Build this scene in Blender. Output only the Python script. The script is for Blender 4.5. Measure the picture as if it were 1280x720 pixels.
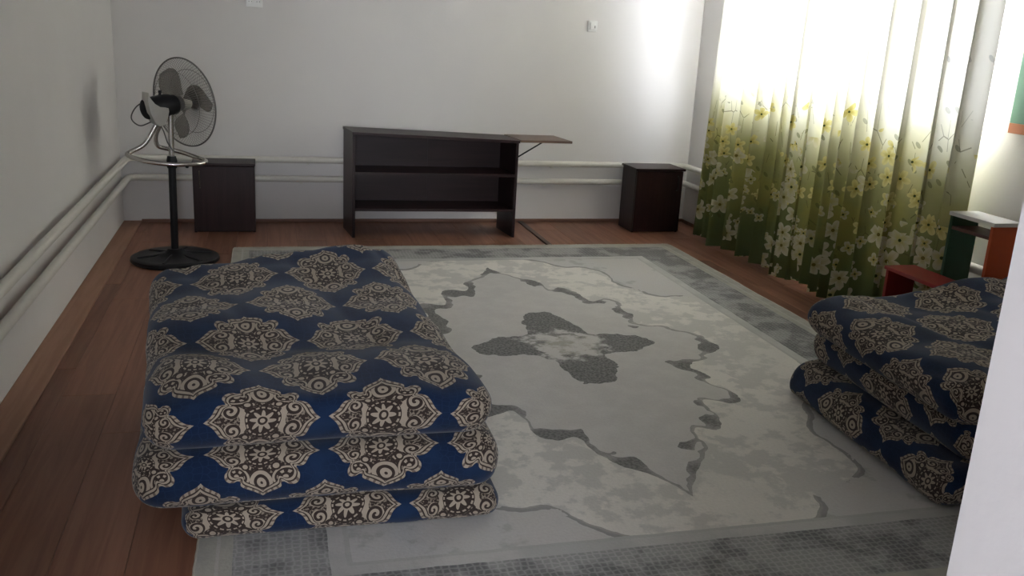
import bpy, bmesh, math, random
from mathutils import Vector, Matrix, noise
random.seed(7)
PI = math.pi
sc = bpy.context.scene
for o in list(bpy.data.objects):
    bpy.data.objects.remove(o)
C = sc.collection

# ------------------------------------------------------------------ camera
H = 1.43
FPX = 1146.85
yaw, pit, rol = (math.radians(a) for a in (15.523, 15.655, 3.108))
fw = Vector((math.sin(yaw)*math.cos(pit), math.cos(yaw)*math.cos(pit), -math.sin(pit)))
rt = Vector((math.cos(yaw), -math.sin(yaw), 0))
up = rt.cross(fw)
ix = math.cos(rol)*rt + math.sin(rol)*up
iy = math.cos(rol)*up - math.sin(rol)*rt
cam = bpy.data.cameras.new('camera')
cam.sensor_fit = 'HORIZONTAL'
cam.sensor_width = 36.0
cam.lens = FPX/1280*36.0
cam.clip_start = 0.02
co = bpy.data.objects.new('camera', cam)
C.objects.link(co)
M = Matrix((ix, iy, -fw)).transposed().to_4x4()
M.translation = Vector((0, 0, H))
co.matrix_world = M
sc.camera = co

# ------------------------------------------------------------------ light
EXPOSURE = 0.12
SKY = 44.0
w = bpy.data.worlds.new('sky'); sc.world = w
w.use_nodes = True
bg = w.node_tree.nodes['Background']
bg.inputs['Color'].default_value = (0.86, 0.905, 1.0, 1)
bg.inputs['Strength'].default_value = SKY
sc.view_settings.view_transform = 'Standard'
sc.view_settings.look = 'None'
sc.view_settings.gamma = 1.0
sc.view_settings.use_curve_mapping = False
sc.view_settings.exposure = EXPOSURE
sc.cycles.max_bounces = 10
sc.cycles.diffuse_bounces = 6
sc.cycles.transparent_max_bounces = 12
sc.cycles.use_denoising = True
sc.cycles.sample_clamp_indirect = 30.0

# room measures (metres)
XL, XR, YB = -0.958, 3.29, 6.768
YF0, YF1 = 0.44, 0.66           # front wall with the doorway the camera looks through
ZC = 2.75
WY0, WY1, WZ0, WZ1 = 3.73, 6.065, 1.02, 2.25     # window in the right wall
DX0, DX1, DZ = -0.34, 0.66, 2.08                 # doorway
HY, HX0, HX1 = -2.6, -1.7, 1.35                  # hall behind the camera
HW = (-0.80, 0.35, 0.80, 2.25)                  # hall window x0,x1,z0,z1

def portal(name, loc, rot, sx, sy):
    l = bpy.data.lights.new(name, 'AREA'); l.shape = 'RECTANGLE'; l.size = sx; l.size_y = sy
    l.cycles.is_portal = True
    o = bpy.data.objects.new(name, l); C.objects.link(o); o.location = loc; o.rotation_euler = rot
portal('window_right_daylight', (XR+0.19, (WY0+WY1)/2, (WZ0+WZ1)/2), (0, PI/2, 0), WZ1-WZ0, WY1-WY0)
portal('window_hall_offscreen', ((HW[0]+HW[1])/2, HY-0.19, (HW[2]+HW[3])/2), (PI/2, 0, 0), HW[1]-HW[0], HW[3]-HW[2])

# ------------------------------------------------------------------ node helper
class S:                                        # a socket with arithmetic
    def __init__(s, g, k): s.g, s.k = g, k
    def __add__(s, b): return s.g.m('ADD', s, b)
    __radd__ = __add__
    def __sub__(s, b): return s.g.m('SUBTRACT', s, b)
    def __rsub__(s, b): return s.g.m('SUBTRACT', b, s)
    def __mul__(s, b): return s.g.m('MULTIPLY', s, b)
    __rmul__ = __mul__
    def __truediv__(s, b): return s.g.m('DIVIDE', s, b)
    def __rtruediv__(s, b): return s.g.m('DIVIDE', b, s)
    def __lt__(s, b): return s.g.m('LESS_THAN', s, b)
    def __gt__(s, b): return s.g.m('GREATER_THAN', s, b)
    def abs(s): return s.g.m('ABSOLUTE', s)
    def cos(s): return s.g.m('COSINE', s)
    def sin(s): return s.g.m('SINE', s)
    def fract(s): return s.g.m('FRACT', s)
    def sqrt(s): return s.g.m('SQRT', s)

class G:
    def __init__(g, name, rough=0.6, spec=0.3):
        g.mat = bpy.data.materials.new(name); g.mat.use_nodes = True
        g.t = g.mat.node_tree; g.t.nodes.clear()
        g.out = g.t.nodes.new('ShaderNodeOutputMaterial')
        g.b = g.t.nodes.new('ShaderNodeBsdfPrincipled')
        g.b.inputs['Roughness'].default_value = rough
        g.b.inputs['Specular IOR Level'].default_value = spec
        g.t.links.new(g.b.outputs[0], g.out.inputs[0])
    def put(g, sock, v):
        if isinstance(v, S): g.t.links.new(v.k, sock)
        elif isinstance(v, (tuple, list)):
            sock.default_value = (*v, 1) if len(v) == 3 and len(sock.default_value) == 4 else v
        else: sock.default_value = v
    def m(g, op, a, b=None, c=None):
        n = g.t.nodes.new('ShaderNodeMath'); n.operation = op
        for i, v in enumerate((a, b, c)):
            if v is not None: g.put(n.inputs[i], v)
        return S(g, n.outputs[0])
    def vec(g, kind='Object'):
        n = g.t.nodes.new('ShaderNodeTexCoord'); return S(g, n.outputs[kind])
    def rnd(g):
        n = g.t.nodes.new('ShaderNodeObjectInfo'); return S(g, n.outputs['Random'])
    def sep(g, v):
        n = g.t.nodes.new('ShaderNodeSeparateXYZ'); g.put(n.inputs[0], v)
        return [S(g, n.outputs[i]) for i in range(3)]
    def xyz(g, x=0, y=0, z=0):
        n = g.t.nodes.new('ShaderNodeCombineXYZ')
        for i, v in enumerate((x, y, z)): g.put(n.inputs[i], v)
        return S(g, n.outputs[0])
    def noise(g, v, scale, detail=3, rough=0.5, dist=0.0):
        n = g.t.nodes.new('ShaderNodeTexNoise'); g.put(n.inputs['Vector'], v)
        g.put(n.inputs['Scale'], scale); g.put(n.inputs['Detail'], detail)
        g.put(n.inputs['Roughness'], rough); g.put(n.inputs['Distortion'], dist)
        return S(g, n.outputs[0])
    def vor(g, v, scale, feature='F1', rand=1.0):
        n = g.t.nodes.new('ShaderNodeTexVoronoi'); n.voronoi_dimensions = '2D'; n.feature = feature
        g.put(n.inputs['Vector'], v); g.put(n.inputs['Scale'], scale); g.put(n.inputs['Randomness'], rand)
        return n
    def mix(g, f, a, b):
        n = g.t.nodes.new('ShaderNodeMix'); n.data_type = 'RGBA'
        g.put(n.inputs[0], f); g.put(n.inputs[6], a); g.put(n.inputs[7], b)
        return S(g, n.outputs[2])
    def mixf(g, f, a, b):
        n = g.t.nodes.new('ShaderNodeMix'); n.data_type = 'FLOAT'
        g.put(n.inputs[0], f); g.put(n.inputs[2], a); g.put(n.inputs[3], b)
        return S(g, n.outputs[0])
    def step(g, v, lo, hi):                      # smooth 0..1
        n = g.t.nodes.new('ShaderNodeMapRange'); n.interpolation_type = 'SMOOTHSTEP'
        g.put(n.inputs[0], v); g.put(n.inputs[1], lo); g.put(n.inputs[2], hi)
        return S(g, n.outputs[0])
    def band(g, v, lo, hi):
        return (v > lo)*(v < hi)
    def curve(g, v, pts):                        # pts over 0..1
        n = g.t.nodes.new('ShaderNodeFloatCurve'); g.put(n.inputs['Value'], v)
        c = n.mapping; c.use_clip = False; cv = c.curves[0]
        cv.points[0].location = pts[0]; cv.points[1].location = pts[-1]
        for p in pts[1:-1]: cv.points.new(*p)
        for p in cv.points: p.handle_type = 'AUTO'
        c.update(); n.inputs['Factor'].default_value = 1
        return S(g, n.outputs[0])
    def ramp(g, v, stops):
        n = g.t.nodes.new('ShaderNodeValToRGB'); g.put(n.inputs[0], v)
        e = n.color_ramp.elements
        while len(e) < len(stops): e.new(0.5)
        for k, (p, c) in enumerate(stops): e[k].position = p; e[k].color = (*c, 1)
        return S(g, n.outputs[0])
    def bump(g, h, strength=0.3, dist=0.01):
        n = g.t.nodes.new('ShaderNodeBump'); g.put(n.inputs['Height'], h)
        n.inputs['Strength'].default_value = strength; n.inputs['Distance'].default_value = dist
        g.t.links.new(n.outputs[0], g.b.inputs['Normal'])
    def col(g, c): g.put(g.b.inputs['Base Color'], c)

def plain(name, c, rough=0.6, metal=0.0, spec=0.3, var=0.06, scale=20):
    g = G(name, rough, spec); g.b.inputs['Metallic'].default_value = metal
    n = g.noise(g.vec(), scale, 3)
    g.col(g.mix(n, tuple(x*(1-var) for x in c), tuple(min(1, x*(1+var)) for x in c)))
    return g.mat

# ------------------------------------------------------------------ materials
def m_wall(name, c):
    g = G(name, 0.75, 0.2); v = g.vec()
    n1 = g.noise(v, 1.3, 4); n2 = g.noise(v, 60, 3)
    g.col(g.mix(g.step(n1, 0.35, 0.7), tuple(x*0.95 for x in c), c))
    g.bump(n2+n1*2, 0.12, 0.004)
    return g.mat
M_WALL = m_wall('white_wall_paint', (0.72, 0.70, 0.68))
M_CEIL = m_wall('white_ceiling_paint', (0.78, 0.77, 0.75))
M_JAMB = m_wall('white_gloss_paint', (0.72, 0.70, 0.70))
M_PIPE = plain('pipe_paint', (0.66, 0.64, 0.58), 0.4)
M_PVC = plain('white_plastic', (0.80, 0.80, 0.78), 0.35)
M_PVCD = plain('grey_plastic', (0.25, 0.25, 0.25), 0.4)

def m_wood(name, ca, cb, rough=0.4, axis=1, sc_=1.0, rnd=0.25, spec=0.4):
    g = G(name, rough, spec); x, y, z = g.sep(g.vec()); r = g.rnd()
    st = [30, 30, 30]; st[axis] = 1.6
    p = g.xyz(x*st[0]*sc_ + r*37, y*st[1]*sc_ + r*11, z*st[2]*sc_)
    n = g.noise(p, 1.0, 5, 0.6, 0.6)
    f = g.step(n, 0.3, 0.72)
    c = g.mix(f, ca, cb)
    c = g.mix(r*rnd, c, (0.0, 0.0, 0.0))
    g.col(c); g.bump(n, 0.08, 0.002)
    return g.mat
M_PLANK = m_wood('laminate_plank', (0.225, 0.098, 0.060), (0.32, 0.152, 0.096), 0.42, spec=0.3)
M_STRIP = m_wood('light_wood_strip', (0.33, 0.17, 0.105), (0.42, 0.23, 0.15), 0.55)
M_SKIRT = m_wood('skirting_wood', (0.20, 0.105, 0.07), (0.28, 0.15, 0.10), 0.5, 0)
VENEER = ((0.020, 0.0085, 0.0085), (0.033, 0.014, 0.0135), 0.42)
M_DARKW = m_wood('dark_veneer', *VENEER, 0, 1, 0.1, 0.32)
M_DARKV = m_wood('dark_veneer_upright', *VENEER, 2, 1, 0.1, 0.32)
M_FLAP = m_wood('brown_board', (0.12, 0.075, 0.055), (0.19, 0.125, 0.092), 0.4, 0, 1, 0.1)
M_BLACK = plain('black_plastic', (0.012, 0.012, 0.013), 0.45)
M_BLACKM = plain('black_painted_steel', (0.010, 0.010, 0.011), 0.4)
M_CHROME = plain('chrome_tube', (0.55, 0.53, 0.50), 0.25, 1.0)
M_SILVER = plain('silver_plastic', (0.55, 0.54, 0.51), 0.3, 0.6)
M_WIRE = plain('grey_cage_wire', (0.20, 0.19, 0.18), 0.4, 0.6)
M_CORD = plain('grey_cable', (0.10, 0.095, 0.09), 0.5)
M_ORANGE = plain('orange_laminate', (0.50, 0.085, 0.025), 0.4)
M_GREEN = plain('green_laminate', (0.035, 0.095, 0.050), 0.4)
M_RED = plain('red_laminate', (0.26, 0.025, 0.022), 0.4)
M_WHITE = plain('white_laminate', (0.72, 0.70, 0.66), 0.35)
M_BROWN = plain('brown_edge_board', (0.10, 0.045, 0.035), 0.45)

def m_glass():
    g = G('window_glass', 0.02, 0.5)
    tr = g.t.nodes.new('ShaderNodeBsdfTransparent'); gl = g.t.nodes.new('ShaderNodeBsdfGlossy')
    gl.inputs['Roughness'].default_value = 0.02
    mx = g.t.nodes.new('ShaderNodeMixShader'); mx.inputs[0].default_value = 0.05
    for a, b in ((tr.outputs[0], mx.inputs[1]), (gl.outputs[0], mx.inputs[2]), (mx.outputs[0], g.out.inputs[0])):
        g.t.links.new(a, b)
    return g.mat
M_GLASS = m_glass()
def m_blade():
    g = G('smoky_clear_plastic', 0.25, 0.5)
    g.col((0.28, 0.27, 0.25))
    tr = g.t.nodes.new('ShaderNodeBsdfTransparent'); tr.inputs[0].default_value = (0.75, 0.73, 0.70, 1)
    mx = g.t.nodes.new('ShaderNodeMixShader'); mx.inputs[0].default_value = 0.32
    g.t.links.new(tr.outputs[0], mx.inputs[1]); g.t.links.new(g.b.outputs[0], mx.inputs[2])
    g.t.links.new(mx.outputs[0], g.out.inputs[0])
    return g.mat
M_BLADE = m_blade()

def m_fabric():
    """navy cotton printed with staggered paisley medallions; UV in metres"""
    g = G('navy_medallion_cotton', 0.9, 0.1)
    x, y, _ = g.sep(g.vec('UV'))
    x = x + (g.noise(g.vec('UV'), 5, 2) - 0.5)*0.055
    y = y + (g.noise(g.xyz(x + 4.0, y, 0), 5, 2) - 0.5)*0.06
    W, V2 = 0.335, 0.54
    def cell(o):
        a = ((x/W + o).fract() - 0.5)*W
        b = ((y/V2 + o).fract() - 0.5)*V2
        return a.abs(), b.abs()
    ax, ay = cell(0.5); bx, by = cell(0.0)
    selA = (ax/W + ay/V2) < 0.5
    a = g.mixf(selA, bx, ax)/0.156
    b = g.mixf(selA, by, ay)/0.160
    th = g.m('ARCTAN2', b, a)/(PI/2)
    r = (a*a + b*b).sqrt()
    R = g.curve(th, [(0, 1.0), (0.04, 0.93), (0.10, 0.86), (0.18, 0.83), (0.27, 0.81), (0.33, 0.76), (0.365, 0.70), (0.40, 0.75), (0.46, 0.86), (0.53, 0.90), (0.60, 0.85), (0.645, 0.75), (0.67, 0.74), (0.72, 0.82), (0.82, 0.86), (0.91, 0.90), (0.96, 0.94), (1.0, 1.0)])
    rho = r/R
    fine = g.noise(g.vec('UV'), 220, 2)
    CREAM = (0.34, 0.285, 0.222); TAN = (0.13, 0.10, 0.08); DARK = (0.016, 0.010, 0.009)
    # blue ground with a faint woven tracery
    vd = g.vor(g.vec('UV'), 44, 'DISTANCE_TO_EDGE', 0.6)
    trace = g.step(S(g, vd.outputs['Distance']), 0.02, 0.09)
    blue = g.mix(trace, (0.010, 0.023, 0.060), (0.007, 0.016, 0.043))
    blue = g.mix(g.step(g.noise(g.vec('UV'), 9, 3), 0.4, 0.7), blue, (0.010, 0.024, 0.061))
    # interior motifs, mirrored in both axes: side hearts, top and bottom onions, round corner lobes
    mx_ = lambda p, q: g.m('MAXIMUM', p, q)
    def ell(cx, cy, rx, ry):
        da = (a - cx)/rx; db = (b - cy)/ry
        return (da*da + db*db).sqrt(), g.m('ARCTAN2', db, da)
    full = th*PI/2
    specks = g.noise(g.vec('UV'), 130, 2)
    light = (specks > 0.60)*0.55
    dots = g.band(r, 0.36, 0.43)*((full*12).cos() > 0.35)
    light = mx_(light, dots)
    d, t = ell(0.60, 0.0, 0.36, 0.34)                       # heart
    light = g.mixf(d < 1.0, light, mx_((d > 0.62), (specks > 0.52)*0.6))
    d, t = ell(0.52, 0.19, 0.15, 0.15)                      # its scroll
    light = g.mixf(d < 1.0, light, ((d*8.5 + t).sin() > 0.0))
    d, t = ell(0.74, 0.0, 0.10, 0.055)
    light = light*(1 - g.band(d, 0.6, 1.1))
    d, t = ell(0.0, 0.64, 0.24, 0.26)                       # onion
    light = g.mixf(d < 1.0, light, ((d*12.5).cos() < 0.15))
    d, t = ell(0.42, 0.55, 0.215, 0.20)                     # corner lobe
    light = g.mixf(d < 1.0, light, mx_(mx_(g.band(d, 0.82, 1.0), (d < 0.22)), g.band(d, 0.42, 0.66)*((t*6).cos() > 0.1)))
    d, t = ell(0.27, 0.33, 0.085, 0.085)
    light = g.mixf(d < 1.0, light, (d < 0.6))
    # centre rosette
    petal = ((full*8).cos()*0.055 + 0.165)
    ros = g.m('MAXIMUM', (r < petal)*(r > 0.085), (r < 0.045))
    ros = g.m('MAXIMUM', ros, g.band(r, 0.255, 0.285)*((full*16).cos() > -0.3))
    light = g.mixf(r < 0.30, light, ros)
    col = g.mix(light, DARK, CREAM)
    # outlines
    bead = ((full*44).cos() > -0.4)
    col = g.mix(g.band(rho, 0.815, 0.84), col, DARK)
    col = g.mix(g.band(rho, 0.84, 0.895), col, CREAM)
    col = g.mix(g.band(rho, 0.895, 0.93), col, DARK)
    col = g.mix(rho > 0.93, col, g.mix(bead, TAN, CREAM))
    col = g.mix(fine*0.30, col, TAN)
    col = g.mix(rho < 1.0, blue, col)
    g.col(col)
    g.bump(fine, 0.15, 0.002)
    g.b.inputs['Sheen Weight'].default_value = 0.15
    return g.mat
M_FAB = m_fabric()

def m_curtain():
    """white to green dyed cloth with printed blossoms; UV in metres, v = height over the floor"""
    g = G('printed_curtain_cloth', 0.9, 0.1)
    u, v, _ = g.sep(g.vec('UV')); uv = g.vec('UV')
    wob = (g.noise(uv, 3.5, 3) - 0.5)*0.30
    hh = (v + wob)/2.6
    base = g.ramp(hh, [(0.0, (0.095, 0.122, 0.058)), (0.10, (0.145, 0.175, 0.068)), (0.20, (0.20, 0.22, 0.085)), (0.29, (0.36, 0.355, 0.17)), (0.37, (0.62, 0.61, 0.46)), (0.46, (0.85, 0.835, 0.76)), (1.0, (0.87, 0.85, 0.78))])
    yellow = g.step(g.noise(g.xyz(u, v, 0), 3.0, 3), 0.48, 0.62)*g.step(v, 1.25, 0.9)
    base = g.mix(yellow*0.6, base, g.ramp(hh, [(0.0, (0.05, 0.065, 0.02)), (0.25, (0.40, 0.36, 0.10)), (0.5, (0.76, 0.73, 0.48)), (1.0, (0.80, 0.77, 0.54))]))
    col = base
    def flowers(col, scale, off, dens, petals, size, ca, cb, cc):
        p = g.xyz(u + off, v + off*0.7, 0)
        n = g.vor(p, scale, 'F1', 0.85)
        pos = S(g, n.outputs['Position']); px, py, _ = g.sep(pos)
        rr, rg, rb = g.sep(S(g, n.outputs['Color']))
        dx = (u + off - px)*scale; dy = (v + off*0.7 - py)*scale
        r = (dx*dx + dy*dy).sqrt()
        t = g.m('ARCTAN2', dy, dx) + rr*6.28
        R = ((t*(petals/2.0)).cos().abs()*0.55 + 0.45)*(rg*0.4 + 0.8)*size
        on = (r < R)*(rb < dens)
        pc = g.mix(g.step(r/R, 0.15, 0.9), cb, ca)
        vein = ((t*(petals*3.0)).cos() > 0.8)*(r > R*0.25)
        pc = g.mix(vein*0.25, pc, cb)
        pc = g.mix(r < 0.07, pc, cc)
        return g.mix(on, col, pc)
    clus = g.step(g.noise(g.xyz(u*1.0, v*0.6, 2.0), 3.2, 2), 0.38, 0.58)*0.75 + 0.25
    low = g.step(v, 0.95, 0.45)*clus
    mid = g.step(v, 0.35, 0.6)*g.step(v, 1.20, 0.8)*clus*1.25
    CR = (0.52, 0.50, 0.36); YL = (0.42, 0.36, 0.10); DG = (0.05, 0.065, 0.02)
    # dark leaves and twigs of the middle zone
    lv = g.vor(g.xyz(u*1.6 + v*1.1, v*0.9 - u*0.4, 0), 11, 'F1', 1.0)
    lr, lg, lb = g.sep(S(g, lv.outputs['Color']))
    leaf = (S(g, lv.outputs['Distance']) < 0.20)*(lb < g.step(v, 1.55, 1.0)*g.step(v, 0.1, 0.5)*0.24)
    col = g.mix(leaf*0.6, col, g.mix(g.step(v, 0.9, 1.3), (0.11, 0.12, 0.045), (0.42, 0.42, 0.40)))
    tw = g.vor(g.xyz(u*2.2, v*0.8, 0.0), 6, 'DISTANCE_TO_EDGE')
    twig = (S(g, tw.outputs['Distance']) < 0.016)*g.step(v, 1.35, 0.9)*g.step(v, 0.2, 0.6)*(g.noise(uv, 8, 2) > 0.53)
    col = g.mix(twig*0.7, col, (0.10, 0.10, 0.045))
    col = flowers(col, 10.5, 3.3, mid*0.42, 5, 0.50, (0.62, 0.57, 0.26), (0.45, 0.38, 0.12), DG)
    col = flowers(col, 13.0, 7.9, low*0.40, 4, 0.46, CR, YL, DG)
    col = flowers(col, 7.2, 0.0, low*0.45, 5, 0.50, (0.58, 0.555, 0.41), (0.44, 0.40, 0.20), (0.16, 0.13, 0.03))
    col = flowers(col, 8.3, 5.1, low*0.30, 4, 0.47, CR, (0.46, 0.42, 0.18), DG)
    weave = g.noise(uv, 400, 2)
    tr = g.t.nodes.new('ShaderNodeBsdfTranslucent'); df = g.t.nodes.new('ShaderNodeBsdfDiffuse')
    mx = g.t.nodes.new('ShaderNodeMixShader'); mx.inputs[0].default_value = 0.088
    g.put(tr.inputs[0], col); g.put(df.inputs[0], col)
    g.t.links.new(df.outputs[0], mx.inputs[1]); g.t.links.new(tr.outputs[0], mx.inputs[2])
    g.t.links.new(mx.outputs[0], g.out.inputs[0])
    return g.mat
M_CURT = m_curtain()

def m_rug():
    """washed grey carpet with a long centre medallion, corner fields and a netted border; object metres"""
    g = G('washed_grey_carpet', 0.95, 0.08)
    P = g.vec(); x0, y0, _ = g.sep(P)
    n1 = g.noise(P, 2.6, 5, 0.6); n2 = g.noise(P, 9, 4, 0.6); n3 = g.noise(P, 90, 2); n4 = g.noise(P, 1.5, 3)
    wx = (g.noise(P, 7, 3) - 0.5)*0.07; wy = (g.noise(g.xyz(x0 + 9, y0, 0), 7, 3) - 0.5)*0.07
    x = x0 + wx - 0.02; y = y0 + wy
    ax, ay = x.abs(), y.abs()
    r = (x*x + y*y).sqrt()
    th = g.m('ARCTAN2', ay, ax)/(PI/2)
    k = 0.5
    R1 = g.curve(th, [(t, v*k) for t, v in ((0, .76), (.10, .76), (.17, .68), (.23, .68), (.30, .60), (.38, .60), (.44, .70), (.50, .73), (.55, .86), (.61, .90), (.66, .80), (.70, .84), (.75, .98), (.80, 1.02), (.84, .98), (.88, 1.12), (.92, 1.20), (.96, 1.28), (1, 1.44))])/k
    R2 = g.curve(th, [(t, v*k) for t, v in ((0, 1.15), (.2, 1.14), (.3, 1.24), (.40, 1.26), (.48, 1.14), (.56, 1.20), (.62, 1.24), (.68, 1.46), (.74, 1.56), (.80, 1.54), (.86, 1.66), (.92, 1.70), (1, 1.78))])/k
    d1 = r - R1; d2 = r - R2
    GREY = (0.54, 0.522, 0.50); GREY2 = (0.585, 0.567, 0.54); BEIGE = (0.70, 0.665, 0.60); COOL = (0.53, 0.53, 0.52)
    DK = (0.10, 0.098, 0.094)
    med = g.mix(g.step(n2, 0.35, 0.7), GREY, GREY2)
    np_ = g.noise(P, 14, 5, 0.7); patch = g.step(n2*0.35 + n1*0.5 + np_*0.35, 0.57, 0.63)
    field = g.mix(patch, (0.56, 0.545, 0.51), (0.71, 0.68, 0.625))
    field = g.mix(g.step(n4, 0.5, 0.68)*0.35, field, GREY2)
    corner = g.mix(g.step(n1, 0.4, 0.65), GREY, COOL)
    corner = g.mix(g.step(n2 + n1, 1.08, 1.2)*0.6, corner, (0.36, 0.36, 0.33))
    col = g.mix(g.step(d2, -0.005, 0.005), field, corner)
    # thin worn line round the corner fields
    l2 = g.band(d2, -0.012, 0.018)*(n1 > 0.44)
    col = g.mix(l2*0.55, col, DK)
    col = g.mix(g.step(d1, 0.006, -0.006), col, med)
    # dark scrolled rim of the medallion, thick in places
    thick = g.step(g.noise(g.xyz(x0 + 3.7, y0, 0), 4.5, 2), 0.44, 0.60)
    rim = g.band(d1, (thick*-0.095) - 0.014, thick*0.012 + 0.012)
    col = g.mix(rim*(0.55 + thick*0.35), col, g.mix(g.step(n3, 0.4, 0.6), DK, (0.19, 0.185, 0.178)))
    # quatrefoil in the centre
    cx = x + wx*1.2 - 0.05; cy = y + wy*1.2 - 0.02
    cr = (cx*cx + cy*cy*0.80).sqrt(); ct = g.m('ARCTAN2', cy, cx)
    Rq = g.m('POWER', (ct*2).cos().abs(), 2.2)*0.24 + 0.21
    q = cr/Rq
    wash = g.noise(g.xyz(x0*1.0, y0, 5), 11, 4, 0.65)
    core = g.step(cr + (wash - 0.5)*0.45, 0.22, 0.13)
    qcol = g.mix(core, g.mix(g.step(n3, 0.35, 0.65), (0.13, 0.128, 0.122), (0.25, 0.245, 0.235)), g.mix(g.step(wash, 0.45, 0.6), GREY2, (0.40, 0.385, 0.34)))
    col = g.mix(q < 1.0, col, qcol)
    # border: inner guard, netted band, pale selvedge
    bx = x0.abs() + (n2 - 0.5)*0.012; by = y0.abs() + (n2 - 0.5)*0.012
    e = g.m('MINIMUM', 1.50 - bx, 2.06 - by)             # distance from the edge
    net = g.vor(g.xyz(x0*1.0, y0*1.0, 0), 46, 'DISTANCE_TO_EDGE', 0.35)
    nn = g.step(S(g, net.outputs['Distance']), 0.05, 0.22)
    wear = g.step(n1 + (n2 - 0.5)*0.8, 0.42, 0.62)
    bcol = g.mix(nn, g.mix(wear, (0.40, 0.395, 0.38), (0.26, 0.258, 0.255)), g.mix(wear, (0.31, 0.308, 0.30), (0.15, 0.15, 0.15)))
    guard = g.mix(g.step(n1, 0.4, 0.6), (0.44, 0.435, 0.42), (0.53, 0.52, 0.50))
    col = g.mix(e < 0.41, col, guard)
    col = g.mix(g.band(e, 0.395, 0.41)*0.5, col, (0.40, 0.40, 0.37))
    col = g.mix(g.band(e, 0.095, 0.35), col, bcol)
    col = g.mix(e < 0.095, col, g.mix(g.step(n2, 0.4, 0.65), (0.44, 0.425, 0.37), (0.36, 0.355, 0.32)))
    col = g.mix(g.band(e, 0.05, 0.06)*0.5, col, GREY)
    col = g.mix(n3*0.24, col, (0.28, 0.275, 0.262))
    g.col(col); g.bump(n3 + n2*0.3, 0.35, 0.004)
    return g.mat
M_RUG = m_rug()
M_FRINGE = plain('cream_fringe_yarn', (0.48, 0.45, 0.38), 0.9)

# ------------------------------------------------------------------ mesh helpers
def box(bm, x0, x1, y0, y1, z0, z1):
    v = [bm.verts.new((x, y, z)) for z in (z0, z1) for y in (y0, y1) for x in (x0, x1)]
    for f in ((0, 2, 3, 1), (4, 5, 7, 6), (0, 1, 5, 4), (2, 6, 7, 3), (0, 4, 6, 2), (1, 3, 7, 5)):
        bm.faces.new([v[i] for i in f])
    return v
def tube(bm, pts, rad, n=10, closed=False, cap=True):
    pts = [Vector(p) for p in pts]; N = len(pts); rings = []
    rads = rad if isinstance(rad, (list, tuple)) else [rad]*N
    ref = None
    for i, p in enumerate(pts):
        a = pts[(i-1) % N] if (closed or i > 0) else p
        b = pts[(i+1) % N] if (closed or i < N-1) else p
        t = (b - a).normalized()
        if ref is None:
            ref = t.orthogonal().normalized()
        ref = (ref - t*ref.dot(t)).normalized(); bi = t.cross(ref)
        rings.append([bm.verts.new(p + rads[i]*(math.cos(2*PI*k/n)*ref + math.sin(2*PI*k/n)*bi)) for k in range(n)])
    for i in range(N if closed else N-1):
        A, B = rings[i], rings[(i+1) % N]
        off = 0
        if closed and i == N-1:
            off = min(range(n), key=lambda s: (A[0].co - B[s].co).length)
        for k in range(n):
            bm.faces.new((A[k], A[(k+1) % n], B[(k+1+off) % n], B[(k+off) % n]))
    if cap and not closed:
        bm.faces.new(list(reversed(rings[0]))); bm.faces.new(rings[-1])
def smooth_path(ctrl, sub=6, closed=False):
    P = [Vector(p) for p in ctrl]; out = []; n = len(P)
    for i in range(n if closed else n-1):
        if closed: a, b, c, d = P[i-1], P[i], P[(i+1) % n], P[(i+2) % n]
        else: a, b, c, d = P[max(i-1, 0)], P[i], P[i+1], P[min(i+2, n-1)]
        for s in range(sub):
            t = s/sub
            out.append(0.5*((2*b) + (c-a)*t + (2*a-5*b+4*c-d)*t*t + (3*b-a-3*c+d)*t**3))
    if not closed: out.append(P[-1])
    return out
def lathe(bm, prof, n=32, axis=None):
    """profile of (r, z) round z"""
    rings = []
    for r, z in prof:
        if r < 1e-5: rings.append([bm.verts.new((0, 0, z))])
        else: rings.append([bm.verts.new((r*math.cos(2*PI*k/n), r*math.sin(2*PI*k/n), z)) for k in range(n)])
    for A, B in zip(rings, rings[1:]):
        for k in range(n):
            q = (k+1) % n
            if len(A) == 1 and len(B) == 1: continue
            if len(A) == 1: bm.faces.new((A[0], B[q], B[k]))
            elif len(B) == 1: bm.faces.new((A[k], A[q], B[0]))
            else: bm.faces.new((A[k], A[q], B[q], B[k]))
def obj(name, bm, mat, parent=None, smooth=False, bevel=0.0, loc=None, mats=None):
    bmesh.ops.recalc_face_normals(bm, faces=bm.faces)
    me = bpy.data.meshes.new(name); bm.to_mesh(me); bm.free()
    for m in (mats or [mat]): me.materials.append(m)
    if smooth:
        for p in me.polygons: p.use_smooth = True
        if smooth != 'all': me.set_sharp_from_angle(angle=math.radians(38))
    o = bpy.data.objects.new(name, me); C.objects.link(o)
    if loc is not None: o.location = loc
    if parent is not None: o.parent = parent
    if bevel:
        b = o.modifiers.new('edge', 'BEVEL'); b.width = bevel; b.segments = 2; b.limit_method = 'ANGLE'
    return o
def bx(name, mat, parent, *d, bevel=0.002):
    bm = bmesh.new(); box(bm, *d); return obj(name, bm, mat, parent, bevel=bevel)
def boxes(name, mat, parent, L, bevel=0.0):
    bm = bmesh.new()
    for d in L: box(bm, *d)
    return obj(name, bm, mat, parent, bevel=bevel)
def tag(o, label, cat, group=None):
    o['label'] = label; o['category'] = cat
    if group: o['group'] = group
    return o
def struct(o, label=None):
    o['kind'] = 'structure'
    if label: o['label'] = label
    return o
def thing(name, label, cat, loc=(0, 0, 0), rotz=0.0, group=None):
    o = bpy.data.objects.new(name, None); C.objects.link(o); o.location = loc; o.rotation_euler = (0, 0, rotz)
    o.empty_display_size = 0.1
    return tag(o, label, cat, group)

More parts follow.
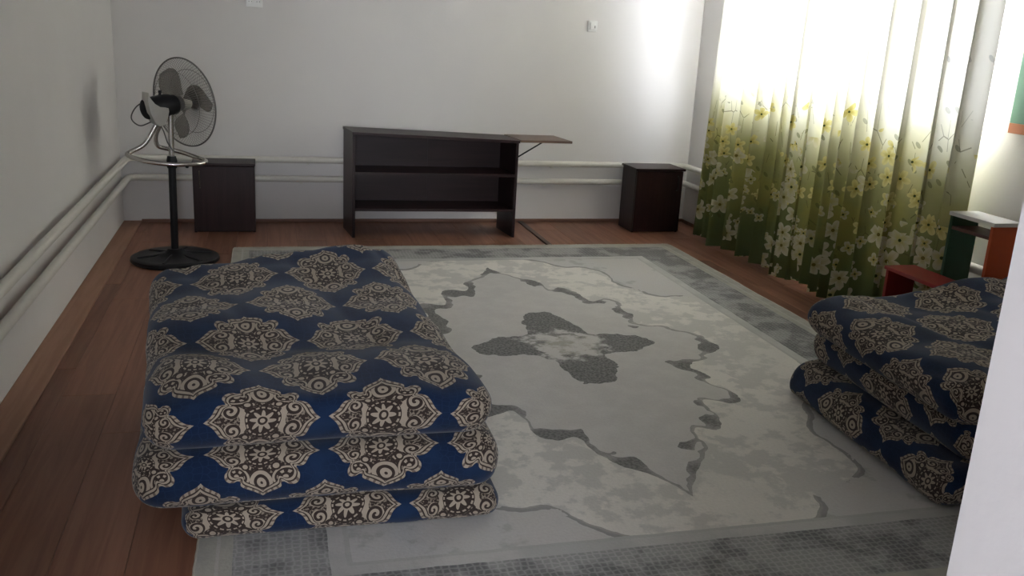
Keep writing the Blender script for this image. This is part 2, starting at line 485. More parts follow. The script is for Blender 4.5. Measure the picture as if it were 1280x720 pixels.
# ------------------------------------------------------------------ the room
T = 0.2
fl = struct(boxes('floor', plain('floor_underlay', (0.05, 0.025, 0.017), 0.7), None, [(XL-T, XR+T, YF1, YB+T, -0.14, -0.012), (HX0-T, HX1+T, HY-T, YF1, -0.14, 0.0)]),
            'brown laminate floor of long planks')
# planks run away from the doorway, butt joints staggered
PW, PL = 0.193, 1.29
bm = bmesh.new(); box(bm, 0.0006, PW-0.0006, 0.0008, PL-0.0008, -0.012, 0.0)
pm = obj('plank', bm, M_PLANK, fl, bevel=0.0012); full_me = pm.data
first = pm; n_rows = int((XR-XL)/PW)+1
used = False
for i in range(n_rows):
    x = XL + i*PW; y = YF1 - random.choice((0.0, 0.31, 0.62, 0.93)) - 0.05*random.random()
    while y < YB:
        ya, yb = max(y, YF1), min(y+PL, YB); xb = min(PW, XR-x)
        if yb - ya > 0.05 and xb > 0.02:
            if yb-ya > PL-0.001 and xb > PW-0.001:
                if not used: o = first; used = True
                else:
                    o = first.copy(); C.objects.link(o); o.parent = fl
                o.location = (x, y, 0)
            else:
                bm = bmesh.new(); box(bm, 0.0006, xb-0.0006, 0.0008, yb-ya-0.0008, -0.012, 0.0)
                o = obj('plank', bm, M_PLANK, fl, loc=(x, ya, 0), bevel=0.0012)
        y += PL
struct(boxes('wall_back', M_WALL, None, [(XL-T, XR+T, YB, YB+T, 0, ZC)]), 'white painted back wall')
struct(boxes('wall_left', M_WALL, None, [(XL-T, XL, YF1, YB, 0, ZC)]), 'white painted left wall')
struct(boxes('wall_right', M_WALL, None, [(XR, XR+T, YF1, WY0, 0, ZC), (XR, XR+T, WY1, YB, 0, ZC), (XR, XR+T, WY0, WY1, 0, WZ0), (XR, XR+T, WY0, WY1, WZ1, ZC)]), 'white painted right wall round the window')
struct(boxes('wall_front', M_WALL, None, [(XL-T, DX0, YF0, YF1, 0, ZC), (DX1, XR+T, YF0, YF1, 0, ZC), (DX0, DX1, YF0, YF1, DZ, ZC)]), 'white front wall with the doorway')
struct(boxes('ceiling', M_CEIL, None, [(XL-T, XR+T, YF0, YB+T, ZC, ZC+0.12), (HX0-T, HX1+T, HY-T, YF0, ZC, ZC+0.12)]), 'white ceiling')
struct(boxes('wall_hall', M_WALL, None, [(HX0-T, HX0, HY, YF0, 0, ZC), (HX1, HX1+T, HY, YF0, 0, ZC),
       (HX0-T, HW[0], HY-T, HY, 0, ZC), (HW[1], HX1+T, HY-T, HY, 0, ZC), (HW[0], HW[1], HY-T, HY, 0, HW[2]), (HW[0], HW[1], HY-T, HY, HW[3], ZC),
       (HX0-T, XL-T, YF0, YF0+0.1, 0, ZC)]), 'white walls of the hall behind the doorway')
# white door lining
dl = boxes('trim_1', M_JAMB, None, [(DX1-0.012, DX1+0.0, YF0-0.012, YF1, 0, DZ), (DX0, DX0+0.012, YF0-0.012, YF1, 0, DZ), (DX0, DX1, YF0-0.012, YF1, DZ-0.012, DZ)])
struct(dl, 'smooth white lining of the doorway')
struct(bx('trim_2', M_STRIP, None, XL, XL+0.118, YF1, YB, -0.002, 0.012, bevel=0.003), 'light wood strip along the left wall')
struct(bx('trim_3', m_wood('dark_threshold', (0.06, 0.028, 0.02), (0.09, 0.042, 0.03), 0.4), None, 1.892, 1.93, 5.9, YB-0.015, -0.002, 0.009, bevel=0.003), 'dark wood cover strip across the floor')
struct(bx('baseboard_back', M_SKIRT, None, XL+0.118, XR, YB-0.016, YB, 0, 0.024, bevel=0.004), 'thin brown skirting under the back wall')
struct(bx('baseboard_right', M_SKIRT, None, XR-0.016, XR, YF1, YB-0.016, 0, 0.024, bevel=0.004), 'thin brown skirting under the right wall')

def window(name, label, u0, u1, z0, z1, place, bars):
    """place(u0,u1,d0,d1,z0,z1) -> box extents; d runs into the wall"""
    e = bpy.data.objects.new(name, None); C.objects.link(e); struct(e, label)
    f = 0.055; L = [(u0, u0+f, z0, z1), (u1-f, u1, z0, z1), (u0, u1, z0, z0+f), (u0, u1, z1-f, z1)] + [(b-f/2, b+f/2, z0, z1) for b in bars]
    boxes('window_frame', M_PVC, e, [place(a, b, 0.10, 0.16, c, d) for a, b, c, d in L], 0.003)
    edges = [u0] + list(bars) + [u1]
    for a, b in zip(edges, edges[1:]):
        bx('pane', M_GLASS, e, *place(a+0.02, b-0.02, 0.125, 0.131, z0+0.03, z1-0.03), bevel=0)
    return e
w1 = window('window_1', 'white framed window behind the curtains', WY0, WY1, WZ0, WZ1, lambda a, b, c, d, e, f: (XR+c, XR+d, a, b, e, f), (4.5, 5.31))
bx('window_sill', M_PVC, w1, XR-0.03, XR+0.10, WY0-0.03, WY1+0.03, WZ0-0.022, WZ0+0.004, bevel=0.004)
w2 = window('window_2', 'hall window', HW[0], HW[1], HW[2], HW[3], lambda a, b, c, d, e, f: (a, b, HY-d, HY-c, e, f), (-0.22,))

# ------------------------------------------------------------------ rug
rug = thing('rug', 'large washed grey rug with a long centre medallion and pale fringed ends', 'rug', (1.30, 3.88, 0))
bm = bmesh.new(); nx, ny = 60, 84
def rugz(x, y): return 0.010 + 0.0015*noise.noise(Vector((x*2.2, y*2.2, 0)))
def rugxy(i, j):
    x = -1.5 + 3.0*i/nx; y = -2.06 + 4.12*j/ny
    wob = 0.008*noise.noise(Vector((y*1.9, 3.1, 0)))
    x += wob*(1 if x > 0 else -1)*(abs(x)/1.5)**6
    y += 0.010*noise.noise(Vector((x*1.7, 8.2, 0)))*(abs(y)/2.06)**6 - 0.012*(x/1.5)*(1 if y > 0 else 0)*0
    return x, y
top = [[bm.verts.new((*rugxy(i, j), rugz(*rugxy(i, j)))) for i in range(nx+1)] for j in range(ny+1)]
for j in range(ny):
    for i in range(nx): bm.faces.new((top[j][i], top[j][i+1], top[j+1][i+1], top[j+1][i]))
ring = [top[0][i] for i in range(nx+1)] + [top[j][nx] for j in range(1, ny+1)] + [top[ny][i] for i in range(nx-1, -1, -1)] + [top[j][0] for j in range(ny-1, 0, -1)]
low = [bm.verts.new((v.co.x, v.co.y, 0.0005)) for v in ring]
for k in range(len(ring)):
    q = (k+1) % len(ring); bm.faces.new((ring[k], low[k], low[q], ring[q]))
bm.faces.new(low)
obj('carpet', bm, M_RUG, rug, smooth=True)
for s in (1, -1):
    bm = bmesh.new(); rr = random.Random(3+s); x = -1.495
    while x < 1.495:
        L = 0.018 + 0.014*rr.random(); dx = (rr.random()-0.5)*0.016
        y = s*2.055
        tube(bm, [(x, y, 0.0075), (x+dx*0.5, y+s*L*0.6, 0.007), (x+dx, y+s*L, 0.0025)], [0.0034, 0.003, 0.0018], 4)
        x += 0.0075
    f = obj('fringe', bm, M_FRINGE, rug); f['kind'] = 'stuff'
for s in (1, -1):
    bm = bmesh.new(); rr = random.Random(13+s); y = -2.05
    pts = []
    while y < 2.05:
        pts.append((s*(1.5 + 0.008*noise.noise(Vector((y*1.9, 3.1, 0))) + 0.002*rr.random()), y, 0.0060)); y += 0.03
    tube(bm, pts, 0.0055, 6); obj('bound_edge', bm, M_FRINGE, rug, smooth=True)

# ------------------------------------------------------------------ folded mattresses
def arr(lo, hi, r, step):
    a = [lo + r*t for t in (0, .12, .3, .55, .8)] ; b = [hi - r*t for t in (0, .12, .3, .55, .8)][::-1]
    n = max(2, int((hi-lo-2*r)/step)); mid = [lo + r + (hi-lo-2*r)*k/n for k in range(n+1)]
    return a + mid + b
def fold(parent, d, r, deform, seed, uo, vo, puff=0.6, step=0.028):
    """one padded layer; UV is the printed cloth laid out over top, ends and sides in metres"""
    x0, x1, y0, y1, z0, z1 = d
    rz = min(r, (z1-z0)*0.48)
    X, Y, Z = arr(x0, x1, r, step), arr(y0, y1, r, step), arr(z0, z1, rz, 0.03)
    bm = bmesh.new(); uvl = bm.loops.layers.uv.new('UVMap'); cache = {}
    def tr(p):
        q = Vector((min(max(p[0], x0+r), x1-r), min(max(p[1], y0+r), y1-r), min(max(p[2], z0+rz), z1-rz)))
        dd = Vector(((p[0]-q[0])/r, (p[1]-q[1])/r, (p[2]-q[2])/rz))
        m = max(abs(dd.x), abs(dd.y), abs(dd.z))
        if m > 1e-6 and dd.length > 1e-6:
            e = dd.normalized()*m
            q = q + Vector((e.x*r, e.y*r, e.z*rz))
        # tufting: the padding swells between stitch rows
        s = 0.5 - 0.5*math.cos(2*PI*(q.x-x0)/0.31); t = 0.5 - 0.5*math.cos(2*PI*(q.y-y0-0.08)/0.34)
        h = (q.z-z0)/(z1-z0)
        amp = 0.016*(s*t)**0.5 - 0.008
        q.z += amp*max(0, h-0.3)*1.5
        nz = noise.noise(Vector((q.x*3.1+seed, q.y*3.1, q.z*4)))
        q.z += 0.024*nz*max(0, h-0.2)*puff
        q.z -= 0.012*puff*max(0, h-0.3)*math.exp(-((abs(((q.x*0.9+q.y*0.25)/0.33) % 1.0 - 0.5))/0.07)**2)
        k = noise.noise(Vector((q.x*2.3, q.y*2.3+seed, q.z*5)))
        edge = 1.0 if (q.x < x0+r or q.x > x1-r or q.y < y0+r or q.y > y1-r) else 0.0
        if edge:
            nrm = Vector((q.x-(x0+x1)/2, q.y-(y0+y1)/2, 0)).normalized()
            q += nrm*0.014*k
            kk = noise.noise(Vector((q.x*9, q.y*9, q.z*14+seed))); q += nrm*0.005*kk
        return deform(q)
    def vert(p):
        key = tuple(round(c, 5) for c in p)
        if key not in cache: cache[key] = bm.verts.new(tr(p))
        return cache[key]
    def sheet(A, B, mk, uvf):
        for i in range(len(A)-1):
            for j in range(len(B)-1):
                ps = [mk(A[i], B[j]), mk(A[i+1], B[j]), mk(A[i+1], B[j+1]), mk(A[i], B[j+1])]
                f = bm.faces.new([vert(p) for p in ps]); f.smooth = True
                for l, p in zip(f.loops, ps):
                    u, v = uvf(p); l[uvl].uv = (u-uo, v-vo)
    k = 0.80                                   # arc shortening on the rounded rim
    sheet(X, Y, lambda a, b: (a, b, z1), lambda p: (p[0], p[1]))
    sheet(X, Y, lambda a, b: (a, b, z0), lambda p: (p[0], p[1]))
    sheet(X, Z, lambda a, b: (a, y0, b), lambda p: (p[0], y0-(z1-p[2])))
    sheet(X, Z, lambda a, b: (a, y1, b), lambda p: (p[0], y1+(z1-p[2])))
    sheet(Y, Z, lambda a, b: (x0, a, b), lambda p: (x0-(z1-p[2]), p[1]))
    sheet(Y, Z, lambda a, b: (x1, a, b), lambda p: (x1+(z1-p[2]), p[1]))
    bmesh.ops.recalc_face_normals(bm, faces=bm.faces)
    me = bpy.data.meshes.new('fold'); bm.to_mesh(me); bm.free(); me.materials.append(M_FAB)
    o = bpy.data.objects.new('fold', me); C.objects.link(o); o.parent = parent
    sd = o.modifiers.new('soft', 'SUBSURF'); sd.levels = 1; sd.render_levels = 1
    return o

ma = thing('folded_mattress', 'navy medallion print mattress folded in three next to the pedestal fan', 'mattress', (0.155, 2.985, 0.0115), 0, 'folded mattresses')
# local frame: x from the middle, y from the front edge
def defA(q):
    t = (q.y+0.6)/1.3                                    # 0 front .. 1 back
    hz = q.z/0.42
    x = q.x - 0.115*t*(0.35+0.65*hz)
    y = q.y + 0.09*(q.x/0.47)*max(0, t-0.25)*1.4
    z = q.z + hz*(0.10*max(0, t)**1.2 + 0.035*max(0, t-0.5)*(q.x/0.47)*2 - 0.026*math.exp(-((t-0.34)/0.11)**2) + 0.008*math.exp(-((t-0.14)/0.10)**2) - 0.02*math.exp(-((t-0.72)/0.08)**2))
    if q.x > 0: x -= 0.045*(q.x/0.47)**3*min(1, max(0, (t-0.40)/0.10))*max(0, hz-0.4)
    z = max(z, 0.0)
    return Vector((x, y, z))
fold(ma, (-0.40, 0.52, -0.605, 0.60, 0.0, 0.105), 0.05, defA, 1.0, 0.055, -0.625)
fold(ma, (-0.52, 0.51, -0.615, 0.63, 0.095, 0.275), 0.085, defA, 5.0, -0.175, -0.59)
fold(ma, (-0.485, 0.485, -0.60, 0.66, 0.262, 0.43), 0.082, defA, 9.0, -0.175, -0.665, 1.5)

mb = thing('folded_mattress', 'navy medallion print mattress folded in three before the children\'s shelf stand', 'mattress', (2.62, 2.70, 0.0115), 0, 'folded mattresses')
def defB(q):
    hz = q.z/0.42; t = (q.y+0.55)/1.05
    x = q.x + 0.05*(t-0.5)*2*0.6 + 0.03*math.sin(hz*5.0)
    y = q.y
    z = q.z + hz*(0.05*t + 0.05*(q.x/0.55)*t - 0.03*math.exp(-((q.x+0.05)/0.13)**2)*t)
    return Vector((x, y, max(z, 0.0)))
fold(mb, (-0.55, 0.57, -0.52, 0.535, 0.0, 0.15), 0.07, defB, 21.0, 0.05, 0.10)
fold(mb, (-0.475, 0.56, -0.50, 0.50, 0.14, 0.285), 0.07, defB, 25.0, -0.05, 0.22)
fold(mb, (-0.50, 0.56, -0.50, 0.485, 0.272, 0.425), 0.075, defB, 29.0, -0.10, 0.03, 1.5)

# ------------------------------------------------------------------ curtains
def curtain(ya, yb, seed, label):
    """ya far edge, yb near edge"""
    root = thing('curtain', label, 'curtain', (3.11, (ya+yb)/2, 0), 0, 'window curtains')
    rr = random.Random(seed)
    N = 300; ztop = 2.52; NZ = 70
    ph = [rr.random()*6.28 for _ in range(6)]
    bm = bmesh.new(); uvl = bm.loops.layers.uv.new('UVMap')
    rows = []; ulen = [0.0]
    def pt(k, z):
        s = k/N; h = z/ztop
        y = ya + (yb-ya)*s
        L = (ya-yb)
        # lean and flare of the hanging cloth
        y += (1-h)**1.5*(0.10*(1-s) if seed == 1 else -0.00*s)
        a = (0.034 + 0.012*(1-h))*(1.0+0.25*math.sin(s*L*4.3+ph[1]))
        w = s*L*2*PI/0.155 + 0.9*math.sin(s*L*5.1+ph[0]) + 0.35*(1-h)*math.sin(s*7+ph[1])
        x = a*(math.sin(w) + 0.35*math.sin(2.1*w+ph[2])) + 0.022*math.sin(s*L*7.3+ph[3]) + 0.012*(1-h)*math.sin(s*L*17+ph[4]+h*2)
        y += (0.022+0.012*math.sin(s*L*3.1+ph[4]))*math.cos(w+0.6)
        return Vector((x, y-(ya+yb)/2, z))
    base = [pt(k, 1.2) for k in range(N+1)]
    for k in range(N): ulen.append(ulen[-1] + (base[k+1]-base[k]).length)
    for j in range(NZ+1):
        z = 0.045 + (ztop-0.045)*j/NZ
        rows.append([bm.verts.new(pt(k, z + (0.012*math.sin(k*0.11+seed) if j == 0 else 0))) for k in range(N+1)])
    for j in range(NZ):
        for k in range(N):
            f = bm.faces.new((rows[j][k], rows[j][k+1], rows[j+1][k+1], rows[j+1][k])); f.smooth = True
            for l, (kk, jj) in zip(f.loops, ((k, j), (k+1, j), (k+1, j+1), (k, j+1))):
                l[uvl].uv = (ulen[kk] + seed*1.7, 0.045 + (ztop-0.045)*jj/NZ)
    me = bpy.data.meshes.new('cloth'); bm.to_mesh(me); bm.free(); me.materials.append(M_CURT)
    o = bpy.data.objects.new('cloth', me); C.objects.link(o); o.parent = root
    bm = bmesh.new()
    tube(bm, [pt(k, ztop) + Vector((0, 0, 0.005)) for k in range(0, N+1, 3)], 0.008, 6)
    obj('heading_tape', bm, M_PVC, root, smooth=True)
    return root
curtain(6.13, 4.725, 1, 'white to green blossom print curtain beside the dark corner cabinet')
curtain(4.685, 3.55, 2, 'white to green blossom print curtain behind the red bench')
cr = thing('curtain_rail', 'white rail carrying the blossom print curtains', 'curtain rail', (3.11, 4.87, 2.554))
bx('rail', M_PVC, cr, -0.03, 0.03, -1.45, 1.45, -0.02, 0.012)
for y in (-1.2, 0, 1.2): bx('bracket', M_PVC, cr, 0.0, 0.18, y-0.015, y+0.015, 0.012, 0.03)

# ------------------------------------------------------------------ heating pipes
def pipe(z, name_label, dx, brackets):
    root = thing('heating_pipe', name_label, 'pipe', (0, 0, 0), 0, 'heating pipes along the walls')
    o = dx
    ctrl = [(XL+o, YF1+0.03, z), (XL+o, YB-o-0.06, z)]
    bm = bmesh.new()
    def corner(cx, cy, a0, a1, r=0.06):
        return [(cx+r*math.cos(a0+(a1-a0)*t/6), cy+r*math.sin(a0+(a1-a0)*t/6), z) for t in range(7)]
    pts = [(XL+o, YF1+0.005, z)] + corner(XL+o+0.06, YB-o-0.06, PI, PI/2) + corner(XR-o-0.06, YB-o-0.06, PI/2, 0) + [(XR-o, YF1+0.005, z)]
    tube(bm, pts, 0.023, 14); obj('tube', bm, M_PIPE, root, smooth=True)
    for (bxx, byy, ax) in brackets:
        bm = bmesh.new()
        if ax == 'y':
            tube(bm, [(bxx, byy, z-0.026), (bxx, byy+o, z-0.03)], 0.007, 8)
            tube(bm, [(bxx-0.009+0.026*0, byy, z-0.026), (bxx+0.009, byy, z-0.026)], 0.008, 8)
        else:
            s = -1 if bxx < 0 else 1
            tube(bm, [(bxx, byy, z-0.026), (bxx+s*o, byy, z-0.03)], 0.007, 8)
        obj('bracket', bm, M_PIPE, root, smooth=True)
yb_ = YB-0.055
pipe(0.462, 'upper of two cream heating pipes running round the walls', 0.055, [(2.13, yb_, 'y'), (0.3, yb_, 'y'), (XL+0.055, 3.1, 'x'), (XL+0.055, 5.2, 'x'), (XR-0.055, 6.5, 'x'), (XR-0.055, 3.0, 'x')])
pipe(0.326, 'lower of two cream heating pipes running round the walls', 0.055, [(2.08, yb_, 'y'), (0.25, yb_, 'y'), (XL+0.055, 3.0, 'x'), (XL+0.055, 5.1, 'x'), (XR-0.055, 6.5, 'x'), (XR-0.055, 3.0, 'x')])

# ------------------------------------------------------------------ open shelf unit with flap
su = thing('shelf_unit', 'low dark brown open shelf unit with a raised side flap by the back wall', 'shelf unit', (1.15, 6.40, 0), math.radians(-1.0))
WL, WR, D0, D1, TH = -0.575, 0.575, -0.175, 0.155, 0.019
HL, HR = 0.705, 0.675
def topz(x): return HL + (HR-HL)*(x-WL)/(WR-WL)
bx('side_panel', M_DARKV, su, WL, WL+TH, D0, D1, 0.0, HL)
bx('side_panel', M_DARKV, su, WR-TH, WR, D0, D1, 0.0, HR)
bm = bmesh.new(); vs = box(bm, WL-0.004, WR+0.004, D0-0.012, D1+0.006, 0, TH)
for v in vs: v.co.z += topz(v.co.x)
obj('top_board', bm, M_DARKW, su, bevel=0.002)
for zz in (0.185, 0.435): bx('shelf', M_DARKW, su, WL+TH, WR-TH, D0+0.006, D1-0.008, zz, zz+TH)
bx('shelf_edge', M_DARKW, su, WL+TH, WR-TH, D0+0.001, D0+0.006, 0.435, 0.435+TH, bevel=0)
for a, b in ((WL+TH, 0.02), (0.02, WR-TH)): bx('back_panel', M_DARKW, su, a+0.0005, b-0.0005, D1-0.008, D1-0.002, 0.185, 0.668, bevel=0)
fpn = bx('flap', M_FLAP, su, WR+0.008, WR+0.385, D0-0.010, D1+0.004, topz(WR)+0.006, topz(WR)+0.023)
for y in (-0.12, 0.10):
    bm = bmesh.new(); tube(bm, [(WR+0.006, y-0.03, topz(WR)+0.004), (WR+0.006, y+0.03, topz(WR)+0.004)], 0.005, 8)
    obj('hinge', bm, M_BLACKM, fpn, smooth=True)
bm = bmesh.new(); tube(bm, [(WR+0.001, D0+0.02, 0.575), (WR+0.175, D0+0.02, topz(WR)+0.007)], 0.0055, 8)
obj('flap_stay', bm, M_BLACKM, su, smooth=True)
for ch in su.children_recursive:                   # the rickety unit leans out of square
    for v in ch.data.vertices: v.co.x -= 0.12*(v.co.y - D0)

# ------------------------------------------------------------------ two dark bedside cabinets
def cabinet(loc, rz, wd, dp, ht, label, handle_side, over):
    t = thing('bedside_cabinet', label, 'cabinet', loc, rz, 'dark bedside cabinets')
    a, b = -wd/2, wd/2
    bx('side_panel', M_DARKV, t, a, a+0.017, 0.018, dp, 0, ht-0.017)
    bx('side_panel', M_DARKV, t, b-0.017, b, 0.018, dp, 0, ht-0.017)
    bx('base_board', M_DARKW, t, a+0.017, b-0.017, 0.02, dp, 0.03, 0.047)
    bx('plinth', M_DARKW, t, a+0.017, b-0.017, 0.035, 0.05, 0.0, 0.03)
    bx('back_panel', M_DARKW, t, a+0.017, b-0.017, dp-0.006, dp, 0.03, ht-0.017, bevel=0)
    bx('top_board', M_DARKW, t, a-over, b+over, -0.012, dp+0.004, ht-0.017, ht, bevel=0.003)
    d = bx('door', M_DARKV, t, a+0.002, b-0.002, 0.0, 0.017, 0.012, ht-0.021)
    hx = a+0.045 if handle_side < 0 else b-0.045
    bm = bmesh.new(); hz = ht-0.11
    tube(bm, smooth_path([(hx, 0.001, hz+0.055), (hx, -0.018, hz+0.045), (hx, -0.022, hz), (hx, -0.018, hz-0.045), (hx, 0.001, hz-0.055)], 4), 0.0045, 8)
    obj('handle', bm, plain('dull_brass', (0.09, 0.07, 0.055), 0.5, 0.5) if handle_side < 0 else M_BLACKM, d, smooth=True)
    return t
cabinet((-0.268, 6.41, 0), 0, 0.40, 0.24, 0.475, 'dark brown bedside cabinet in the corner behind the pedestal fan', -1, 0.006)
cabinet((2.875, 6.355, 0), math.radians(0.5), 0.38, 0.28, 0.49, 'dark brown bedside cabinet in the corner beside the curtain', 1, 0.012)

# ------------------------------------------------------------------ pedestal fan
fan = thing('pedestal_fan', 'black and chrome pedestal fan with clear blades in the wall corner', 'fan', (-0.528, 5.66, 0))
bm = bmesh.new()
lathe(bm, [(0.0, 0.0), (0.245, 0.0), (0.253, 0.010), (0.250, 0.026), (0.232, 0.034), (0.205, 0.030), (0.12, 0.036), (0.06, 0.050), (0.038, 0.075), (0.0, 0.075)], 48)
base = obj('base', bm, M_BLACKM, fan, smooth=True)
for k in range(6):
    a = k*PI/3 + 0.3; bm = bmesh.new()
    tube(bm, [(0.05*math.cos(a), 0.05*math.sin(a), 0.042), (0.215*math.cos(a), 0.215*math.sin(a), 0.024)], [0.010, 0.012], 8)
    obj('base_rib', bm, M_BLACKM, base, smooth=True)
bm = bmesh.new(); tube(bm, [(0, 0, 0.05), (0.006, 0, 0.60)], 0.0215, 16); obj('pole', bm, M_BLACKM, fan, smooth=True)
bm = bmesh.new(); lathe(bm, [(0.0, 0.555), (0.026, 0.555), (0.030, 0.565), (0.030, 0.60), (0.024, 0.625), (0.0, 0.625)], 20)
obj('collar', bm, M_BLACK, fan, smooth=True, loc=(0.006, 0, 0))
bm = bmesh.new(); tube(bm, [(0.006, 0, 0.60), (0.010, 0, 0.87)], 0.016, 14); obj('chrome_pole', bm, M_CHROME, fan, smooth=True)
# tubular floor loop carried by the head
bm = bmesh.new()
loop = smooth_path([(-0.035, -0.02, 0.87), (-0.07, -0.03, 0.80), (-0.13, -0.05, 0.70), (-0.205, -0.07, 0.655), (-0.215, -0.11, 0.640), (-0.12, -0.15, 0.615),
                    (0.02, -0.16, 0.600), (0.15, -0.13, 0.600), (0.20, -0.06, 0.605), (0.15, 0.01, 0.615), (0.06, 0.05, 0.640), (-0.02, 0.05, 0.660), (-0.07, 0.03, 0.680), (-0.075, 0.02, 0.74), (-0.045, 0.01, 0.81), (-0.02, 0.0, 0.87)], 6)
tube(bm, loop, 0.0125, 10); obj('stand_loop', bm, M_CHROME, fan, smooth=True)
for p in ((-0.205, -0.09, 0.628), (0.10, -0.145, 0.588), (0.0, 0.045, 0.637)):
    bm = bmesh.new(); bmesh.ops.create_uvsphere(bm, u_segments=10, v_segments=6, radius=0.011); obj('rubber_foot', bm, M_BLACK, fan, smooth=True, loc=p)
# head: axis points to the far right, slightly up
ax = Vector((0.69, 0.70, 0.10)).normalized()
head = Vector((0.080, 0.10, 0.925))                    # centre of the guard
Q = ax.to_track_quat('Z', 'Y').to_matrix().to_4x4(); Q.translation = head
def put(o): o.matrix_local = Q; return o
Rg = 0.256
bm = bmesh.new()
def circ(r, z, n=64): return [(r*math.cos(2*PI*k/n), r*math.sin(2*PI*k/n), z) for k in range(n)]
tube(bm, circ(Rg, 0.0), 0.0048, 8, closed=True); put(obj('guard_ring', bm, M_WIRE, fan, smooth=True))
for nm, sgn in (('front_guard', 1), ('rear_guard', -1)):
    bm = bmesh.new(); nw = 84
    depth = 0.075
    for k in range(nw):
        a = 2*PI*k/nw
        pts = []
        for t in (1.0, 0.9, 0.72, 0.5, 0.28, 0.2):
            r = Rg*t; z = sgn*depth*(1-(t**3.2))**0.8 if t < 1 else 0
            tw = a + 0.12*(1-t)*sgn
            pts.append((r*math.cos(tw), r*math.sin(tw), z))
        tube(bm, pts, 0.0011, 3, cap=False)
    for t in (0.72, 0.22):
        tube(bm, circ(Rg*t, sgn*depth*(1-(t**3.2))**0.8), 0.0016, 5, closed=True)
    if sgn > 0:
        lathe(bm, [(0.0, depth+0.006), (0.045, depth+0.004), (0.052, depth-0.003), (0.0, depth-0.006)], 24)
    o = put(obj(nm, bm, M_WIRE, fan, smooth='all'))
    o['kind'] = 'stuff' if False else 'part'
    del o['kind']
bm = bmesh.new(); lathe(bm, [(0.0, 0.03), (0.040, 0.025), (0.045, 0.0), (0.042, -0.03), (0.0, -0.03)], 24); put(obj('hub', bm, M_SILVER, fan, smooth=True))
for k in range(3):
    bm = bmesh.new(); a0 = k*2*PI/3 + 0.55; G_ = 14; rows = []
    for i in range(G_+1):
        s = i/G_; r = 0.035 + 0.185*s
        half = (0.20 + 0.42*math.sin(PI*min(1, s*0.95+0.02))**0.8)*(1 if s < 0.9 else (1-(s-0.9)/0.1*0.45))
        mid = a0 + 0.35*s; row = []
        for j in range(7):
            q = j/6-0.5
            a = mid + q*2*half*0.9
            row.append((r*math.cos(a), r*math.sin(a), 0.055*q*(1.1-0.5*s)))
        rows.append(row)
    va = [[bm.verts.new(p) for p in row] for row in rows]; vb = [[bm.verts.new((p[0], p[1], p[2]-0.0022)) for p in row] for row in rows]
    for i in range(G_):
        for j in range(6):
            bm.faces.new((va[i][j], va[i][j+1], va[i+1][j+1], va[i+1][j])); bm.faces.new((vb[i][j], vb[i+1][j], vb[i+1][j+1], vb[i][j+1]))
    rim = [(i, 0) for i in range(G_+1)] + [(G_, j) for j in range(1, 7)] + [(i, 6) for i in range(G_-1, -1, -1)] + [(0, j) for j in range(5, 0, -1)]
    for k2 in range(len(rim)):
        (i, j), (p, q) = rim[k2], rim[(k2+1) % len(rim)]
        bm.faces.new((va[i][j], vb[i][j], vb[p][q], va[p][q]))
    put(obj('blade', bm, M_BLADE, fan, smooth='all'))
bm = bmesh.new()
lathe(bm, [(0.0, -0.065), (0.050, -0.065), (0.056, -0.078), (0.056, -0.115), (0.048, -0.125), (0.0, -0.125)], 28); put(obj('motor', bm, M_BLACK, fan, smooth=True))
bm = bmesh.new(); tube(bm, [(0, 0, -0.065), (0, 0, 0.03)], 0.010, 10); put(obj('shaft', bm, M_SILVER, fan, smooth=True))
# rear motor cover: a long rounded black hood
bm = bmesh.new()
tube(bm, [(0.006, 0, z) for z in (-0.10, -0.108, -0.16, -0.22, -0.262, -0.270)], [0.052, 0.064, 0.068, 0.063, 0.058, 0.044], 20)
hood = put(obj('motor_hood', bm, M_BLACK, fan, smooth=True))
bm = bmesh.new(); tube(bm, [(0, 0, 0), (0, 0, 0.03)], [0.007, 0.010], 10)
kn = obj('swing_knob', bm, M_BLACK, fan, smooth=True, loc=head - ax*0.17 + Vector((0, 0, 0.062)))
# silver wedge-shaped cheek below and beside the motor
bm = bmesh.new()
outl = [(-0.080, 0.075), (-0.068, 0.040), (-0.045, 0.012), (-0.015, -0.006), (0.028, -0.012), (0.030, -0.03), (0.022, -0.07), (0.0, -0.105), (-0.025, -0.112), (-0.05, -0.09), (-0.072, -0.04), (-0.084, 0.03)]
oc = head + Vector((-0.105, -0.20, 0.0)) - Vector((0, 0, 0.005))
fr = []; bk = []
for (a, z) in outl:
    d = Vector((0.92, 0.39, 0))*a
    fr.append(bm.verts.new(oc + d + Vector((0.012, -0.016, z)))); bk.append(bm.verts.new(oc + d + Vector((-0.03, 0.07, z))))
cen = bm.verts.new(oc + Vector((-0.028, -0.045, -0.03)))
for i in range(len(fr)):
    j = (i+1) % len(fr); bm.faces.new((cen, fr[i], fr[j])); bm.faces.new((fr[i], bk[i], bk[j], fr[j]))
bm.faces.new(bk)
obj('head_bracket', bm, M_SILVER, fan, smooth=True, bevel=0.004)
bm = bmesh.new()
tube(bm, smooth_path([tuple(head + Vector((-0.175, -0.17, 0.03))), tuple(head + Vector((-0.245, -0.16, -0.02))), tuple(head + Vector((-0.275, -0.14, -0.085))), tuple(head + Vector((-0.23, -0.14, -0.125))),
                      tuple(head + Vector((-0.155, -0.13, -0.10))), tuple(head + Vector((-0.115, -0.12, -0.14))), tuple(head + Vector((-0.09, -0.12, -0.22))), (0.02, -0.018, 0.655)], 8), 0.0036, 6)
obj('cable', bm, M_CORD, fan, smooth=True)

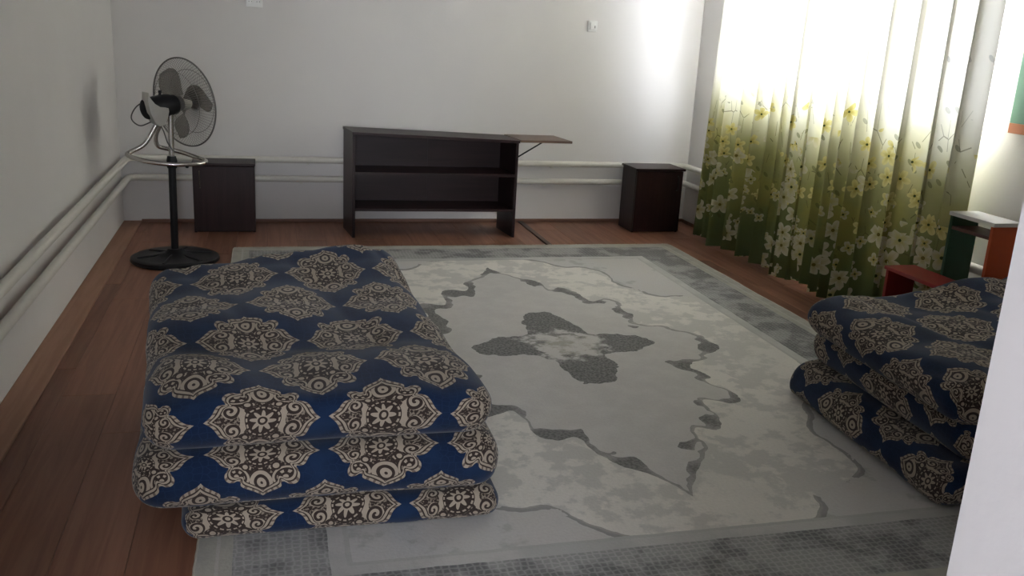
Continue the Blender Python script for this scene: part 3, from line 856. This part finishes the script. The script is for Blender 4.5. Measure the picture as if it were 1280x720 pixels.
# ------------------------------------------------------------------ children's stand and bench
st = thing('shelf_stand', 'small open stand with white top, green end and orange end near the red bench', 'shelf stand', (3.135, 3.375, 0))
bx('top_board', M_WHITE, st, -0.085, 0.072, -0.14, 0.14, 0.717, 0.735)
bx('end_panel', M_ORANGE, st, -0.08, 0.067, -0.135, -0.117, 0.0, 0.717)['label'] = 'orange end panel'
bx('end_panel', M_GREEN, st, -0.08, 0.067, 0.117, 0.135, 0.0, 0.717)['label'] = 'green end panel'
for zz in (0.655, 0.30, 0.05): bx('shelf', M_BROWN, st, -0.078, 0.065, -0.117, 0.117, zz, zz+0.015)
bn = thing('bench', 'small red children\'s bench between the green ended stand and the curtain', 'bench', (2.945, 3.47, 0))
bx('seat', M_RED, bn, -0.085, 0.085, -0.19, 0.19, 0.424, 0.442, bevel=0.004)
for s in (-1, 1): bx('end_panel', M_RED, bn, -0.078, 0.078, s*0.17-0.009, s*0.17+0.009, 0.0, 0.424)
bx('stretcher', M_RED, bn, -0.008, 0.008, -0.161, 0.161, 0.14, 0.22)

# ------------------------------------------------------------------ wall fittings
po = thing('wall_poster', 'green and orange display board on the wall by the window', 'poster', (XR, 3.21, 1.10))
bx('board', M_GREEN if False else plain('board_green', (0.13, 0.27, 0.19), 0.5), po, -0.014, -0.001, -0.29, 0.295, 0.045, 0.82)
bx('lower_band', plain('board_orange', (0.46, 0.17, 0.08), 0.5), po, -0.015, -0.001, -0.29, 0.295, 0.0, 0.045)
sw = thing('light_switch', 'white rocker switch high on the back wall', 'switch', (2.392, YB, 1.492))
bx('plate', M_PVC, sw, -0.038, 0.038, -0.012, 0.0, -0.04, 0.04, bevel=0.004)
bx('rocker', M_PVC, sw, -0.020, 0.022, -0.020, -0.010, -0.026, 0.026, bevel=0.004)
bx('indicator', M_PVCD, sw, 0.012, 0.02, -0.021, -0.018, -0.014, 0.004, bevel=0)
ol = thing('wall_outlet', 'white double socket high on the back wall above the cabinet behind the fan', 'outlet', (-0.047, YB, 1.527))
bx('plate', M_PVC, ol, -0.055, 0.055, -0.014, 0.0, -0.036, 0.036, bevel=0.004)
for s in (-1, 1):
    bm = bmesh.new(); lathe(bm, [(0.0, 0.003), (0.017, 0.003), (0.019, 0.008), (0.021, 0.008), (0.021, 0.0), (0.0, 0.0)], 20)
    so = obj('socket', bm, M_PVC, ol, smooth=True, loc=(s*0.026, -0.014, 0)); so.rotation_euler = (PI/2, 0, 0)
    for q in (-1, 1):
        bm = bmesh.new(); lathe(bm, [(0.0, 0.0045), (0.003, 0.0045), (0.003, 0.002), (0.0, 0.002)], 8)
        obj('pin_hole', bm, M_PVCD, so, loc=(q*0.0085, 0, 0))
